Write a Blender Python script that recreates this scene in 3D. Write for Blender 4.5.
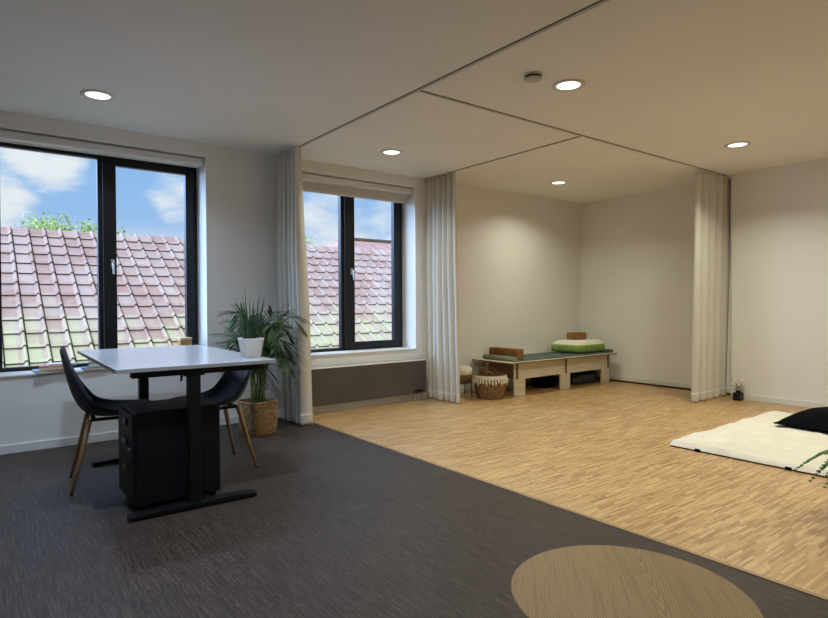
import bpy, bmesh, math, random
from mathutils import Vector, Matrix
random.seed(7)
for o in list(bpy.data.objects): bpy.data.objects.remove(o)
SC = bpy.context.scene
COL = SC.collection
PI = math.pi

# ------------------------------------------------------------------ camera
CAM_H = 1.12
CEIL = 2.555
cam = bpy.data.cameras.new('camera'); cam.sensor_width = 36; cam.sensor_fit = 'HORIZONTAL'
cam.lens = 578.13/828*36; cam.clip_start = .05; cam.clip_end = 400
camo = bpy.data.objects.new('camera', cam); COL.objects.link(camo)
_yaw, _pit, _rol = 0.917090487, 0.0118695986, -0.00533497728
def _rx(a): return Matrix(((1,0,0),(0,math.cos(a),-math.sin(a)),(0,math.sin(a),math.cos(a))))
def _rz(a): return Matrix(((math.cos(a),-math.sin(a),0),(math.sin(a),math.cos(a),0),(0,0,1)))
_M = _rz(_rol) @ _rx(_pit) @ Matrix(((math.sin(_yaw),-math.cos(_yaw),0),(0,0,-1),(math.cos(_yaw),math.sin(_yaw),0)))
_r, _d, _f = Vector(_M[0]), Vector(_M[1]), Vector(_M[2])
camo.matrix_world = Matrix(((_r.x,-_d.x,-_f.x,0),(_r.y,-_d.y,-_f.y,0),(_r.z,-_d.z,-_f.z,CAM_H),(0,0,0,1)))
SC.camera = camo

# ------------------------------------------------------------------ exposure
vs = SC.view_settings
vs.view_transform = 'Standard'; vs.look = 'None'; vs.gamma = 1.0; vs.use_curve_mapping = False
vs.exposure = 0.0
try:
    SC.cycles.use_denoising = True
    SC.cycles.max_bounces = 10; SC.cycles.diffuse_bounces = 6; SC.cycles.transparent_max_bounces = 16
    SC.cycles.sample_clamp_indirect = 6
except Exception: pass

# ------------------------------------------------------------------ node helper
def lin(c):
    f = lambda u: (u/255)/12.92 if u <= 10 else (((u/255)+.055)/1.055)**2.4
    return (f(c[0]), f(c[1]), f(c[2]), 1)
class NT:
    def __init__(s, tree): s.t = tree; s.n = tree.nodes; s.l = tree.links
    def add(s, typ, ins=None, **kw):
        n = s.n.new(typ)
        for k, v in kw.items(): setattr(n, k, v)
        for k, v in (ins or {}).items():
            sock = n.inputs[k]
            if isinstance(v, bpy.types.NodeSocket): s.l.new(v, sock)
            else: sock.default_value = v
        return n
    def math(s, op, a, b=0.0, clamp=False):
        return s.add('ShaderNodeMath', {0: a, 1: b}, operation=op, use_clamp=clamp).outputs[0]
    def vmath(s, op, a, b=(0,0,0)):
        return s.add('ShaderNodeVectorMath', {0: a, 1: b}, operation=op)
    def mix(s, fac, a, b, blend='MIX'):
        n = s.add('ShaderNodeMix', data_type='RGBA', blend_type=blend)
        for sock, v in ((n.inputs[0], fac), (n.inputs[6], a), (n.inputs[7], b)):
            if isinstance(v, bpy.types.NodeSocket): s.l.new(v, sock)
            else: sock.default_value = v
        return n.outputs[2]
    def ramp(s, fac, stops, interp='LINEAR'):
        n = s.add('ShaderNodeValToRGB', {0: fac}); cr = n.color_ramp; cr.interpolation = interp
        while len(cr.elements) < len(stops): cr.elements.new(.5)
        for e, (p, c) in zip(cr.elements, stops): e.position = p; e.color = c
        return n.outputs[0]
    def noise(s, vec, scale, detail=3, rough=.5):
        return s.add('ShaderNodeTexNoise', {'Vector': vec, 'Scale': scale, 'Detail': detail, 'Roughness': rough})
    def mapping(s, vec, scale=(1,1,1), rot=(0,0,0), loc=(0,0,0)):
        return s.add('ShaderNodeMapping', {'Vector': vec, 'Scale': scale, 'Rotation': rot, 'Location': loc}).outputs[0]
    def smooth(s, x, lo, hi):
        return s.add('ShaderNodeMapRange', {0: x, 1: lo, 2: hi, 3: 0., 4: 1.}, interpolation_type='SMOOTHSTEP').outputs[0]

# ------------------------------------------------------------------ sky (daylight through the windows)
SKY_STRENGTH = 1.0
SKY_OVERHEAD_FILL = 1.2
SKY_SIDE_FILL = 13.5
world = bpy.data.worlds.new('sky'); SC.world = world; world.use_nodes = True
t = NT(world.node_tree); t.n.clear()
g = t.add('ShaderNodeTexCoord').outputs['Generated']
d = t.vmath('NORMALIZE', g).outputs[0]
sep = t.add('ShaderNodeSeparateXYZ', {0: d})
blue = t.ramp(sep.outputs[2], [(0.0, lin((186,214,246))), (.12, lin((164,203,250))), (.3, lin((132,188,246))), (1, lin((90,150,235)))])
n1 = t.noise(t.mapping(d, (1,1,2.0)), 13, 6, .6).outputs[0]
n2 = t.noise(t.mapping(d, (1,1,2.0), loc=(3,1,2)), 3.2, 5, .55).outputs[0]
def cdir(v): return Vector(v).normalized()
acc = None
# cloud banks: (direction, angular half-width in cosine terms, weight)
for v, c0, c1, wgt in (((.085,1,.23), .9962, .9999, .95), ((.025,1,.145), .9972, .9999, 1.0), ((.27,1,.175), .9984, .9999, .8), ((.56,1,.135), .993, .9997, .95), ((.74,1,.15), .993, .9997, .9), ((-.5,.8,.5), .9, 1, .7), ((1.2,.6,.4), .9, 1, .8), ((-.6,-.6,.6), .8, 1, .8), ((.3,-.9,.5), .8, 1, .7)):
    dot = t.vmath('DOT_PRODUCT', d, tuple(cdir(v))).outputs['Value']
    m = t.math('MULTIPLY', t.smooth(dot, c0, c1), wgt)
    acc = m if acc is None else t.math('MAXIMUM', acc, m)
cl = t.math('ADD', t.math('MULTIPLY', acc, .75), t.math('MULTIPLY', t.math('SUBTRACT', n1, .5), 1.3))
cl = t.math('ADD', cl, t.math('MULTIPLY', t.math('SUBTRACT', n2, .5), .9))
cl = t.smooth(cl, .2, .85)
low = t.math('SUBTRACT', 1, t.smooth(sep.outputs[2], .08, .135))
cl = t.math('MAXIMUM', cl, t.math('MULTIPLY', low, .6))
colr = t.mix(cl, blue, lin((246,250,255)))
# the unseen sky overhead is brightened to send more daylight into the room
high = t.smooth(sep.outputs[2], .34, .75)
colr = t.mix(t.math('MULTIPLY', high, .8), colr, lin((214,230,255)))
stg = t.math('ADD', SKY_STRENGTH, t.math('MULTIPLY', high, SKY_OVERHEAD_FILL))
# added bright sky patch, unseen to the left of the view, as daylight fill
side = t.smooth(t.vmath('DOT_PRODUCT', d, tuple(cdir((-.75,.62,.30)))).outputs['Value'], .72, .97)
colr = t.mix(side, colr, lin((176,207,255)))
stg = t.math('ADD', stg, t.math('MULTIPLY', side, SKY_SIDE_FILL))
bg = t.add('ShaderNodeBackground', {'Color': colr, 'Strength': stg})
t.l.new(bg.outputs[0], t.add('ShaderNodeOutputWorld').inputs[0])

# sun, veiled, from behind the building: reaches the roofs opposite, not this room
sun = bpy.data.lights.new('sun', 'SUN'); sun.energy = .8; sun.angle = math.radians(8); sun.color = (1, .96, .9)
suno = bpy.data.objects.new('sun', sun); COL.objects.link(suno)
suno.rotation_euler = Vector((.25, .75, -.85)).to_track_quat('-Z', 'Y').to_euler()

# lamp output used by the downlight builder further down: (warm zone, cool zone)
LAMP_W = 17.6
LAMP_SPREAD = math.radians(140)

# ------------------------------------------------------------------ materials
def mat(name, col, rough=.6, metal=0., spec=.5, build=None, sheen=0.):
    m = bpy.data.materials.new(name); m.use_nodes = True
    k = NT(m.node_tree); b = k.n['Principled BSDF']
    b.inputs['Base Color'].default_value = lin(col) if max(col) > 1 else (*col, 1)
    b.inputs['Roughness'].default_value = rough; b.inputs['Metallic'].default_value = metal
    b.inputs['Specular IOR Level'].default_value = spec
    if sheen: b.inputs['Sheen Weight'].default_value = sheen
    if build:
        build(k, b, k.add('ShaderNodeTexCoord').outputs['Object'])
    return m
def set_in(k, b, name, sock): k.l.new(sock, b.inputs[name])
def bump(k, b, h, strength=.2, dist=.01):
    k.l.new(k.add('ShaderNodeBump', {'Height': h, 'Strength': strength, 'Distance': dist}).outputs[0], b.inputs['Normal'])
def mottled(c1, c2, scale=8, bs=0., bd=.01, stretch=(1,1,1)):
    def f(k, b, o):
        n = k.noise(k.mapping(o, stretch), scale, 4).outputs[0]
        set_in(k, b, 'Base Color', k.mix(k.smooth(n, .3, .7), lin(c1), lin(c2)))
        if bs: bump(k, b, n, bs, bd)
    return f
WALL = mat('wall_paint', (232,230,226), .85, 0, .25, mottled((231,229,225), (234,232,228), 1.5))
CEILM = mat('ceiling_paint', (236,234,230), .9, 0, .2, mottled((235,233,229), (238,236,232), 1.2))
WHITE = mat('white_lacquer', (222,221,216), .45, 0, .4, mottled((220,219,214), (224,223,218), 3))
BLACKFRAME = mat('black_aluminium', (17,18,21), .4, 0, .4, mottled((15,16,19), (20,21,25), 6))
STEEL = mat('brushed_steel', (205,205,205), .3, .9, .5, mottled((195,195,195), (212,212,212), 40))
PULL = mat('grey_pull', (74,76,80), .4, .3, .5, mottled((70,72,76), (80,82,86), 30))
BLACKMETAL = mat('black_powder_coat', (10,11,14), .5, 0, .25, mottled((9,10,13), (12,13,16), 30))
RADM = mat('taupe_radiator', (84,76,70), .5, 0, .4, mottled((82,74,68), (87,79,73), 4))
DESKM = mat('light_grey_laminate', (196,198,202), .22, 0, .6, mottled((194,196,200), (198,200,204), 12))
DESKEDGE = mat('grey_edge_band', (150,147,142), .5, 0, .4, mottled((148,145,140), (153,150,145), 12))
POT = mat('matt_white_ceramic', (212,204,197), .55, 0, .4, mottled((209,201,194), (216,208,201), 20))
SOIL = mat('soil', (40,30,24), .95, 0, .2, mottled((26,20,15), (58,44,34), 60, .6, .01))
LEAFDARK = mat('dark_leaf', (40,66,40), .5, 0, .4, mottled((28,50,32), (56,84,48), 14))
PALM = mat('palm_leaf', (50,74,34), .5, 0, .35, mottled((34,54,25), (76,100,44), 9))
PALMSTEM = mat('palm_stem', (118,128,66), .5, 0, .4, mottled((92,112,56), (150,150,84), 12))
FERN = mat('fern_leaf', (58,96,50), .5, 0, .4, mottled((40,76,38), (82,124,62), 20))
TRUNK = mat('bark', (92,76,58), .9, 0, .2, mottled((70,58,44), (112,94,72), 12))
TREELEAF = mat('spring_leaf', (168,190,92), .6, 0, .3, mottled((146,174,78), (192,208,116), 1.2))
GOLDWOOD = mat('chair_leg_wood', (140,110,74), .45, 0, .4, mottled((126,98,62), (154,122,84), 16, 0, .01, (1,1,.12)))
NAVY = mat('charcoal_navy_fabric', (31,34,44), .85, 0, .25, mottled((28,31,40), (36,39,51), 90, .15, .002), sheen=.15)
CORK = mat('cork', (142,100,62), .85, 0, .2, mottled((122,82,48), (162,118,76), 60, .2, .003))
MATM = mat('green_grey_mat', (84,98,92), .8, 0, .25, mottled((78,92,87), (92,106,99), 40))
MATROLL = mat('pale_mat_underside', (134,140,130), .8, 0, .25, mottled((128,134,124), (142,148,138), 40))
PILW = mat('cream_cotton', (232,228,210), .9, 0, .2, mottled((226,222,204), (238,234,218), 10, .15, .01))
PILG = mat('lime_green_piping', (134,160,84), .85, 0, .2, mottled((126,152,78), (144,168,92), 20))
DARKBAG = mat('black_quilted_nylon', (28,30,32), .6, 0, .4, mottled((18,20,22), (46,48,50), 24, .4, .02))
PILB = mat('black_cotton', (10,10,12), .95, 0, .06, mottled((8,8,10), (13,13,15), 8, .3, .02))
GLASSBULB = mat('dried_white_flower', (236,232,224), .8, 0, .3, mottled((230,224,214), (242,238,232), 60))
VASEM = mat('black_ceramic', (13,13,14), .35, 0, .5, mottled((11,11,12), (16,16,17), 20))
STEMM = mat('dry_stem', (170,156,136), .8, 0, .2, mottled((158,144,124), (182,168,148), 30))
DARKBROWN = mat('dark_brown', (70,46,34), .6, 0, .3, mottled((60,40,28), (80,54,40), 10))
THRESH = mat('oak_threshold', (164,132,96), .5, 0, .4, mottled((150,118,84), (176,144,106), 12, 0, .01, (4,.4,1)))
CREAMFRINGE = mat('cream_tassel_cotton', (224,216,196), .95, 0, .2, mottled((206,198,176), (236,228,210), 60, .3, .004))
REDBOOK = mat('red_book_cover', (196,74,62), .5, 0, .4, mottled((190,70,58), (202,80,68), 20))
BLUEBOOK = mat('pale_blue_book_cover', (160,196,222), .5, 0, .4, mottled((154,190,216), (168,202,226), 20))
TEALBOOK = mat('teal_book_cover', (70,120,150), .5, 0, .4, mottled((64,112,142), (78,128,158), 20))
WHITEBOOK = mat('white_book_cover', (222,222,220), .5, 0, .4, mottled((218,218,216), (226,226,224), 20))
DARKBOOK = mat('dark_navy_book_cover', (52,64,88), .5, 0, .4, mottled((48,60,82), (58,70,94), 20))
PAPER = mat('page_block', (226,212,180), .9, 0, .2, mottled((216,202,168), (234,222,194), 60, 0, .01, (1,1,30)))
AMBER = mat('honey_wood_box', (196,146,84), .5, 0, .4, mottled((182,130,70), (210,164,104), 10, 0, .01, (1,1,.3)))
PALEWOOD = mat('pale_wood_lid', (226,200,160), .5, 0, .4, mottled((220,192,150), (232,208,170), 10))
TRIMRING = mat('downlight_ring', (214,210,204), .5, 0, .4, mottled((212,208,202), (217,213,207), 12))
TRACKM = mat('track_aluminium', (186,184,182), .6, 0, .3, mottled((183,181,179), (189,187,185), 20))
TRACKSLOT = mat('track_slot', (84,82,80), .7, 0, .3, mottled((80,78,76), (88,86,84), 20))
DETW = mat('detector_plastic', (196,194,190), .5, 0, .4, mottled((193,191,187), (200,198,194), 10))
DETB = mat('detector_vent', (40,38,36), .7, 0, .3, mottled((34,32,30), (46,44,42), 60))
RENDERW = mat('outside_render', (196,188,176), .9, 0, .2, mottled((186,178,166), (204,196,184), 4))
GRASS = mat('outside_ground', (112,116,92), .95, 0, .1, mottled((96,102,78), (128,128,106), 1.5))
SLATE = mat('slate_blue_sheet', (92,110,140), .5, 0, .4, mottled((84,102,132), (104,122,150), 3))

def ply(k, b, o):
    n = k.noise(k.mapping(o, (2,14,14)), 2.2, 5).outputs[0]
    set_in(k, b, 'Base Color', k.mix(k.smooth(n, .3, .7), lin((202,190,164)), lin((214,203,178))))
PLY = mat('birch_plywood', (206,192,166), .6, 0, .3, ply)
PLYEDGE = mat('plywood_edge', (128,104,76), .8, 0, .2, mottled((112,90,64), (146,120,90), 20, 0, .01, (1,1,40)))

def curtain_m(k, b, o):
    w = k.noise(k.mapping(o, (260,260,12)), 1.0, 2).outputs[0]
    w2 = k.noise(k.mapping(o, (1,1,220)), 1.0, 2).outputs[0]
    set_in(k, b, 'Base Color', k.mix(k.math('MULTIPLY', k.math('ADD', w, w2), .5), lin((222,217,206)), lin((236,231,222))))
    out = k.n['Material Output']
    tr = k.add('ShaderNodeBsdfTranslucent', {'Color': lin((214,208,196))})
    mx = k.add('ShaderNodeMixShader', {0: .25, 1: b.outputs[0], 2: tr.outputs[0]})
    k.l.new(mx.outputs[0], out.inputs[0])
CURT = mat('linen_curtain', (212,207,196), .9, 0, .15, curtain_m)
BLIND = mat('blind_fabric', (204,200,194), .85, 0, .2, mottled((202,198,192), (207,203,197), 80))

def parquet(k, b, o):
    ROW, LEN = .0115, .14
    s = k.add('ShaderNodeSeparateXYZ', {0: o})
    row = k.math('FLOOR', k.math('DIVIDE', s.outputs[1], ROW))
    rnd = k.add('ShaderNodeTexWhiteNoise', {'W': row}, noise_dimensions='1D').outputs[0]
    u = k.math('ADD', k.math('DIVIDE', s.outputs[0], LEN), k.math('MULTIPLY', rnd, 7.3))
    cell = k.math('FLOOR', u)
    key = k.add('ShaderNodeCombineXYZ', {0: cell, 1: row, 2: 0.})
    r2 = k.add('ShaderNodeTexWhiteNoise', {'Vector': key.outputs[0]}, noise_dimensions='3D').outputs[0]
    c = k.ramp(r2, [(0, lin((160,122,78))), (.3, lin((184,145,96))), (.7, lin((198,160,108))), (1, lin((218,182,130)))])
    gr = k.noise(k.mapping(o, (14,160,1)), 1.0, 4).outputs[0]
    c = k.mix(k.math('MULTIPLY', k.smooth(gr, .4, .75), .3), c, lin((140,100,64)))
    fu = k.math('FRACT', u); fv = k.math('FRACT', k.math('DIVIDE', s.outputs[1], ROW))
    gap = k.math('MAXIMUM', k.math('LESS_THAN', fv, .06), k.math('LESS_THAN', fu, .012))
    c = k.mix(k.math('MULTIPLY', gap, .45), c, lin((112,78,50)))
    set_in(k, b, 'Base Color', c)
    ro = k.noise(o, 3, 3).outputs[0]
    set_in(k, b, 'Roughness', k.math('ADD', .29, k.math('MULTIPLY', ro, .12)))
PARQ = mat('oak_strip_parquet', (196,160,114), .4, 0, .75, parquet)

def carpet(k, b, o):
    a = k.noise(k.mapping(o, (480,26,1)), 1.0, 3).outputs[0]
    a2 = k.noise(k.mapping(o, (150,5,1)), 1.0, 3).outputs[0]
    c_ = k.noise(k.mapping(o, (30,460,1)), 1.0, 2).outputs[0]
    big = k.noise(o, .9, 3).outputs[0]
    v = k.math('ADD', k.math('MULTIPLY', a, .4), k.math('ADD', k.math('MULTIPLY', a2, .35), k.math('MULTIPLY', c_, .25)))
    c = k.ramp(v, [(.34, lin((25,18,14))), (.5, lin((57,45,38))), (.64, lin((102,88,77)))])
    c = k.mix(k.math('MULTIPLY', k.smooth(big, .35, .7), .2), c, lin((62,55,52)))
    # seams between half metre tiles
    s = k.add('ShaderNodeSeparateXYZ', {0: o})
    sx = k.math('LESS_THAN', k.math('FRACT', k.math('MULTIPLY', k.math('ADD', s.outputs[0], .31), 1.0)), .004)
    c = k.mix(k.math('MULTIPLY', sx, .35), c, lin((44,40,38)))
    set_in(k, b, 'Base Color', c)
    bump(k, b, v, .25, .003)
CARP = mat('woven_vinyl_floor', (55,48,43), .5, 0, .3, carpet)

def oak_top(k, b, o):
    p = k.mapping(o, (1,1,1), (0,0,math.radians(-42)))
    dis = k.noise(p, 5.5, 3).outputs[0]
    s = k.add('ShaderNodeSeparateXYZ', {0: p})
    # nested cathedral grain
    x = k.math('ADD', s.outputs[1], .06)
    para = k.math('SUBTRACT', k.math('SQRT', k.math('ADD', k.math('MULTIPLY', k.math('MULTIPLY', x, x), 260), .02)), k.math('MULTIPLY', s.outputs[0], 1.6))
    ph = k.math('ADD', k.math('MULTIPLY', para, 62), k.math('MULTIPLY', dis, 8))
    w = k.math('MULTIPLY', k.math('ADD', k.math('SINE', ph), 1), .5)
    fine = k.noise(k.mapping(p, (7,150,1)), 1.0, 4).outputs[0]
    c = k.mix(k.math('MULTIPLY', k.math('POWER', w, 2.), .8), lin((164,132,88)), lin((134,102,62)))
    c = k.mix(k.math('MULTIPLY', k.smooth(fine, .45, .7), .4), c, lin((112,84,50)))
    set_in(k, b, 'Base Color', c)
OAK = mat('oak_table_top', (190,158,116), .5, 0, .35, oak_top)

def wicker(c1, c2, c3):
    def f(k, b, o):
        n = k.noise(o, 55, 3).outputs[0]
        n2 = k.noise(o, 9, 2).outputs[0]
        c = k.mix(k.smooth(n, .35, .65), lin(c1), lin(c2))
        c = k.mix(k.math('MULTIPLY', k.smooth(n2, .4, .7), .5), c, lin(c3))
        set_in(k, b, 'Base Color', c)
    return f
SEAGRASS = mat('seagrass_weave', (170,138,96), .85, 0, .2, wicker((112,86,54), (166,134,94), (136,108,72)))
RATTAN = mat('brown_rattan', (128,96,66), .85, 0, .2, wicker((100,72,48), (150,116,82), (120,90,62)))

def tiles_m(k, b, o):
    s = k.add('ShaderNodeSeparateXYZ', {0: o})
    key = k.add('ShaderNodeCombineXYZ', {0: k.math('FLOOR', k.math('DIVIDE', s.outputs[0], .23)), 1: k.math('FLOOR', k.math('DIVIDE', s.outputs[1], .2745)), 2: 0.})
    r = k.add('ShaderNodeTexWhiteNoise', {'Vector': key.outputs[0]}, noise_dimensions='3D').outputs[0]
    n = k.noise(o, 6, 5).outputs[0]; n3 = k.noise(o, 1.1, 3).outputs[0]; fx = k.noise(o, 38, 4).outputs[0]
    c = k.mix(r, lin((180,138,124)), lin((204,176,164)))
    c = k.mix(k.math('MULTIPLY', k.smooth(n, .4, .7), .45), c, lin((188,178,172)))
    # lichen grows thicker towards the eaves
    li = k.math('ADD', k.math('MULTIPLY', k.math('SUBTRACT', 9.35, s.outputs[1]), .62), k.math('MULTIPLY', k.math('SUBTRACT', n3, .5), 1.0))
    li = k.math('ADD', li, k.math('MULTIPLY', k.math('SUBTRACT', r, .5), .5))
    # only the flat pans catch it, the rolls stay redder
    fr = k.math('FRACT', k.math('DIVIDE', k.math('SUBTRACT', s.outputs[0], .02), .23))
    pan = k.math('ADD', .38, k.math('MULTIPLY', k.math('LESS_THAN', fr, .74), .62))
    c = k.mix(k.math('MULTIPLY', k.smooth(li, 0, 1), k.math('MULTIPLY', pan, .9)), c, lin((204,198,150)))
    c = k.mix(k.math('MULTIPLY', k.smooth(fx, .62, .75), .35), c, lin((96,80,74)))
    set_in(k, b, 'Base Color', c)
TILE = mat('clay_roof_tiles', (190,140,130), .8, 0, .25, tiles_m)
JOINT = mat('tile_joint_shade', (58,48,44), .95, 0, .1, mottled((46,38,35), (72,60,54), 30))  # dark colour standing for the shade in the open tile joints
TILEPLAIN = mat('clay_roof_distance', (190,150,142), .85, 0, .2, mottled((180,136,128), (202,164,156), 5))

def glass_mat():
    m = bpy.data.materials.new('window_glass'); m.use_nodes = True; k = NT(m.node_tree); k.n.clear()
    fc = k.add('ShaderNodeLayerWeight', {'Blend': .5}).outputs['Facing']
    fr = k.math('ADD', .035, k.math('MULTIPLY', k.math('POWER', fc, 5.), .6))
    tr = k.add('ShaderNodeBsdfTransparent', {'Color': (.95,.97,.97,1)}); gl = k.add('ShaderNodeBsdfGlossy', {'Roughness': .01})
    mx = k.add('ShaderNodeMixShader', {0: fr, 1: tr.outputs[0], 2: gl.outputs[0]})
    k.l.new(mx.outputs[0], k.add('ShaderNodeOutputMaterial').inputs[0]); return m
GLASS = glass_mat()
def emit_mat(name, col, st):
    m = bpy.data.materials.new(name); m.use_nodes = True; k = NT(m.node_tree); k.n.clear()
    e = k.add('ShaderNodeEmission', {'Color': (*col, 1), 'Strength': st})
    k.l.new(e.outputs[0], k.add('ShaderNodeOutputMaterial').inputs[0]); return m
LENS = emit_mat('lit_lens', (1,.95,.86), 2.2)

# ------------------------------------------------------------------ mesh helpers
class MB:
    def __init__(s): s.v = []; s.f = []
    def box(s, a, b):
        x0,y0,z0 = a; x1,y1,z1 = b; n = len(s.v)
        s.v += [(x0,y0,z0),(x1,y0,z0),(x1,y1,z0),(x0,y1,z0),(x0,y0,z1),(x1,y0,z1),(x1,y1,z1),(x0,y1,z1)]
        s.f += [tuple(n+i for i in q) for q in ((3,2,1,0),(4,5,6,7),(0,1,5,4),(1,2,6,5),(2,3,7,6),(3,0,4,7))]; return s
    def obox(s, c, size, rz=0, ry=0, rx=0):
        R = Matrix.Rotation(rz,3,'Z') @ Matrix.Rotation(ry,3,'Y') @ Matrix.Rotation(rx,3,'X'); n = len(s.v)
        s.box(tuple(-q/2 for q in size), tuple(q/2 for q in size))
        for i in range(n, n+8): s.v[i] = tuple(R @ Vector(s.v[i]) + Vector(c))
        return s
    def grid(s, rows, close_u=False, cap=False):
        n = len(s.v); w = len(rows[0])
        for r in rows: s.v += [tuple(p) for p in r]
        for i in range(len(rows)-1):
            for j in range(w if close_u else w-1):
                a = n+i*w+j; b_ = n+i*w+(j+1)%w
                s.f.append((a, b_, b_+w, a+w))
        if cap:
            s.f.append(tuple(n+j for j in reversed(range(w)))); k = n+(len(rows)-1)*w
            s.f.append(tuple(k+j for j in range(w)))
        return s
    def lathe(s, prof, seg=32, c=(0,0,0), fn=None, cap=True):
        rows = []
        for r, z in prof:
            row = []
            for j in range(seg):
                a = 2*PI*j/seg; rr = r*(fn(a, z) if fn else 1)
                row.append((c[0]+rr*math.cos(a), c[1]+rr*math.sin(a), c[2]+z))
            rows.append(row)
        return s.grid(rows, True, cap)
    def tube(s, pts, rad, seg=8, cap=True):
        P = [Vector(p) for p in pts]
        if not hasattr(rad, '__len__'): rad = [rad]*len(P)
        rows = []; up = None
        for i, p in enumerate(P):
            tg = (P[min(i+1,len(P)-1)] - P[max(i-1,0)]).normalized()
            if up is None:
                up = Vector((0,0,1)) if abs(tg.z) < .9 else Vector((1,0,0))
            side = tg.cross(up).normalized(); up = side.cross(tg).normalized()
            rows.append([p + rad[i]*(math.cos(2*PI*j/seg)*side + math.sin(2*PI*j/seg)*up) for j in range(seg)])
        return s.grid(rows, True, cap)
    def prism(s, poly, axis, a, b):
        n = len(s.v); m = len(poly)
        mk = {'x': lambda p,h:(h,p[0],p[1]), 'y': lambda p,h:(p[0],h,p[1]), 'z': lambda p,h:(p[0],p[1],h)}[axis]
        s.v += [mk(p,a) for p in poly] + [mk(p,b) for p in poly]
        s.f.append(tuple(n+i for i in range(m))); s.f.append(tuple(n+m+i for i in reversed(range(m))))
        for i in range(m): j = (i+1)%m; s.f.append((n+i, n+m+i, n+m+j, n+j))
        return s
    def obj(s, name, m, parent=None, smooth=False, bevel=0., seg=2, solid=0., subd=0, loc=None, offset=-1):
        me = bpy.data.meshes.new(name); me.from_pydata(s.v, [], s.f)
        bm = bmesh.new(); bm.from_mesh(me); bmesh.ops.recalc_face_normals(bm, faces=bm.faces); bm.to_mesh(me); bm.free()
        me.materials.append(m)
        if smooth:
            for p in me.polygons: p.use_smooth = True
        o = bpy.data.objects.new(name, me); COL.objects.link(o)
        if parent: o.parent = parent
        if loc: o.location = loc
        if solid:
            q = o.modifiers.new('solid', 'SOLIDIFY'); q.thickness = solid; q.offset = offset
        if bevel:
            q = o.modifiers.new('bevel', 'BEVEL'); q.width = bevel; q.segments = seg; q.limit_method = 'ANGLE'; q.angle_limit = math.radians(40)
        if subd:
            q = o.modifiers.new('subd', 'SUBSURF'); q.levels = subd; q.render_levels = subd
        return o
def tag(o, label, cat, group=None):
    o['label'] = label; o['category'] = cat
    if group: o['group'] = group
    return o
def thing(name, label, cat, loc=(0,0,0), rz=0, group=None):
    o = bpy.data.objects.new(name, None); COL.objects.link(o); o.empty_display_size = .05
    o.location = loc; o.rotation_euler = (0,0,rz); return tag(o, label, cat, group)
def structure(o): o['kind'] = 'structure'; return o
def copy_tree(root, loc, rz, label):
    r = root.copy(); COL.objects.link(r); r.location = loc; r.rotation_euler = (0,0,rz); r['label'] = label
    for ch in list(root.children):
        c = ch.copy(); COL.objects.link(c); c.parent = r
        for g_ in list(ch.children):
            e = g_.copy(); COL.objects.link(e); e.parent = c
    return r

# ------------------------------------------------------------------ room shell
XL, XR, XS = -1.6, 7.14, 6.90        # left wall, alcove end wall, nearer right wall
YB, YW = -1.6, 5.28                  # wall behind the camera, window wall
YS = 3.04                            # where the right wall steps back to the alcove
YO = 5.62                            # outer face of window wall
ED = 2.53                            # edge of the parquet
structure(MB().box((XL-.2,YB-.2,-.25),(ED,YO,0)).obj('floor', CARP))
structure(MB().box((ED,YB-.2,-.25),(XR+.2,YO,0)).obj('floor_parquet', PARQ))
structure(MB().box((ED-.012,YB,0),(ED+.012,YW,.004)).obj('trim_1', THRESH, bevel=.002))
structure(MB().box((XL-.2,YB-.2,CEIL),(XR+.2,YO,CEIL+.25)).obj('ceiling', CEILM))
structure(MB().box((XL-.2,YB-.2,0),(XL,YO,CEIL)).obj('wall_left', WALL))
structure(MB().box((XL,YB-.2,0),(XR+.2,YB,CEIL)).obj('wall_behind', WALL))
structure(MB().box((XS,YB,0),(XR+.2,YS,CEIL)).obj('wall_right', WALL))
structure(MB().box((XR,YS,0),(XR+.2,YO,CEIL)).obj('wall_alcove', WALL))
W1, W2, ZB, ZT = (.10, 1.69), (2.50, 4.07), .575, 2.44
w = MB()
for x0, x1, z0, z1 in ((XL,W1[0],0,CEIL),(W1[1],W2[0],0,CEIL),(W2[1],XR,0,CEIL),(W1[0],W1[1],0,ZB),(W2[0],W2[1],0,ZB),(W1[0],W1[1],ZT,CEIL),(W2[0],W2[1],ZT,CEIL)):
    w.box((x0,YW,z0),(x1,YO,z1))
structure(w.obj('wall_window', WALL))
bb = dict(bevel=.004)
structure(MB().box((XL,YW-.014,0),(ED-.03,YW,.068)).obj('baseboard_window', WHITE, **bb))
structure(MB().box((ED+.02,YW-.014,0),(XR,YW,.068)).obj('baseboard_bay', WHITE, **bb))
structure(MB().box((XR-.014,YS,.022),(XR,YW-.02,.082)).obj('baseboard_alcove', WHITE, **bb))
structure(MB().box((XS-.014,YB,0),(XS,YS,.068)).obj('baseboard_right', WHITE, **bb))
structure(MB().box((XR-.022,YS,0),(XR-.001,YW-.02,.022)).obj('trim_2', DARKBROWN, bevel=.002))  # dark brown strip under the raised baseboard

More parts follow.
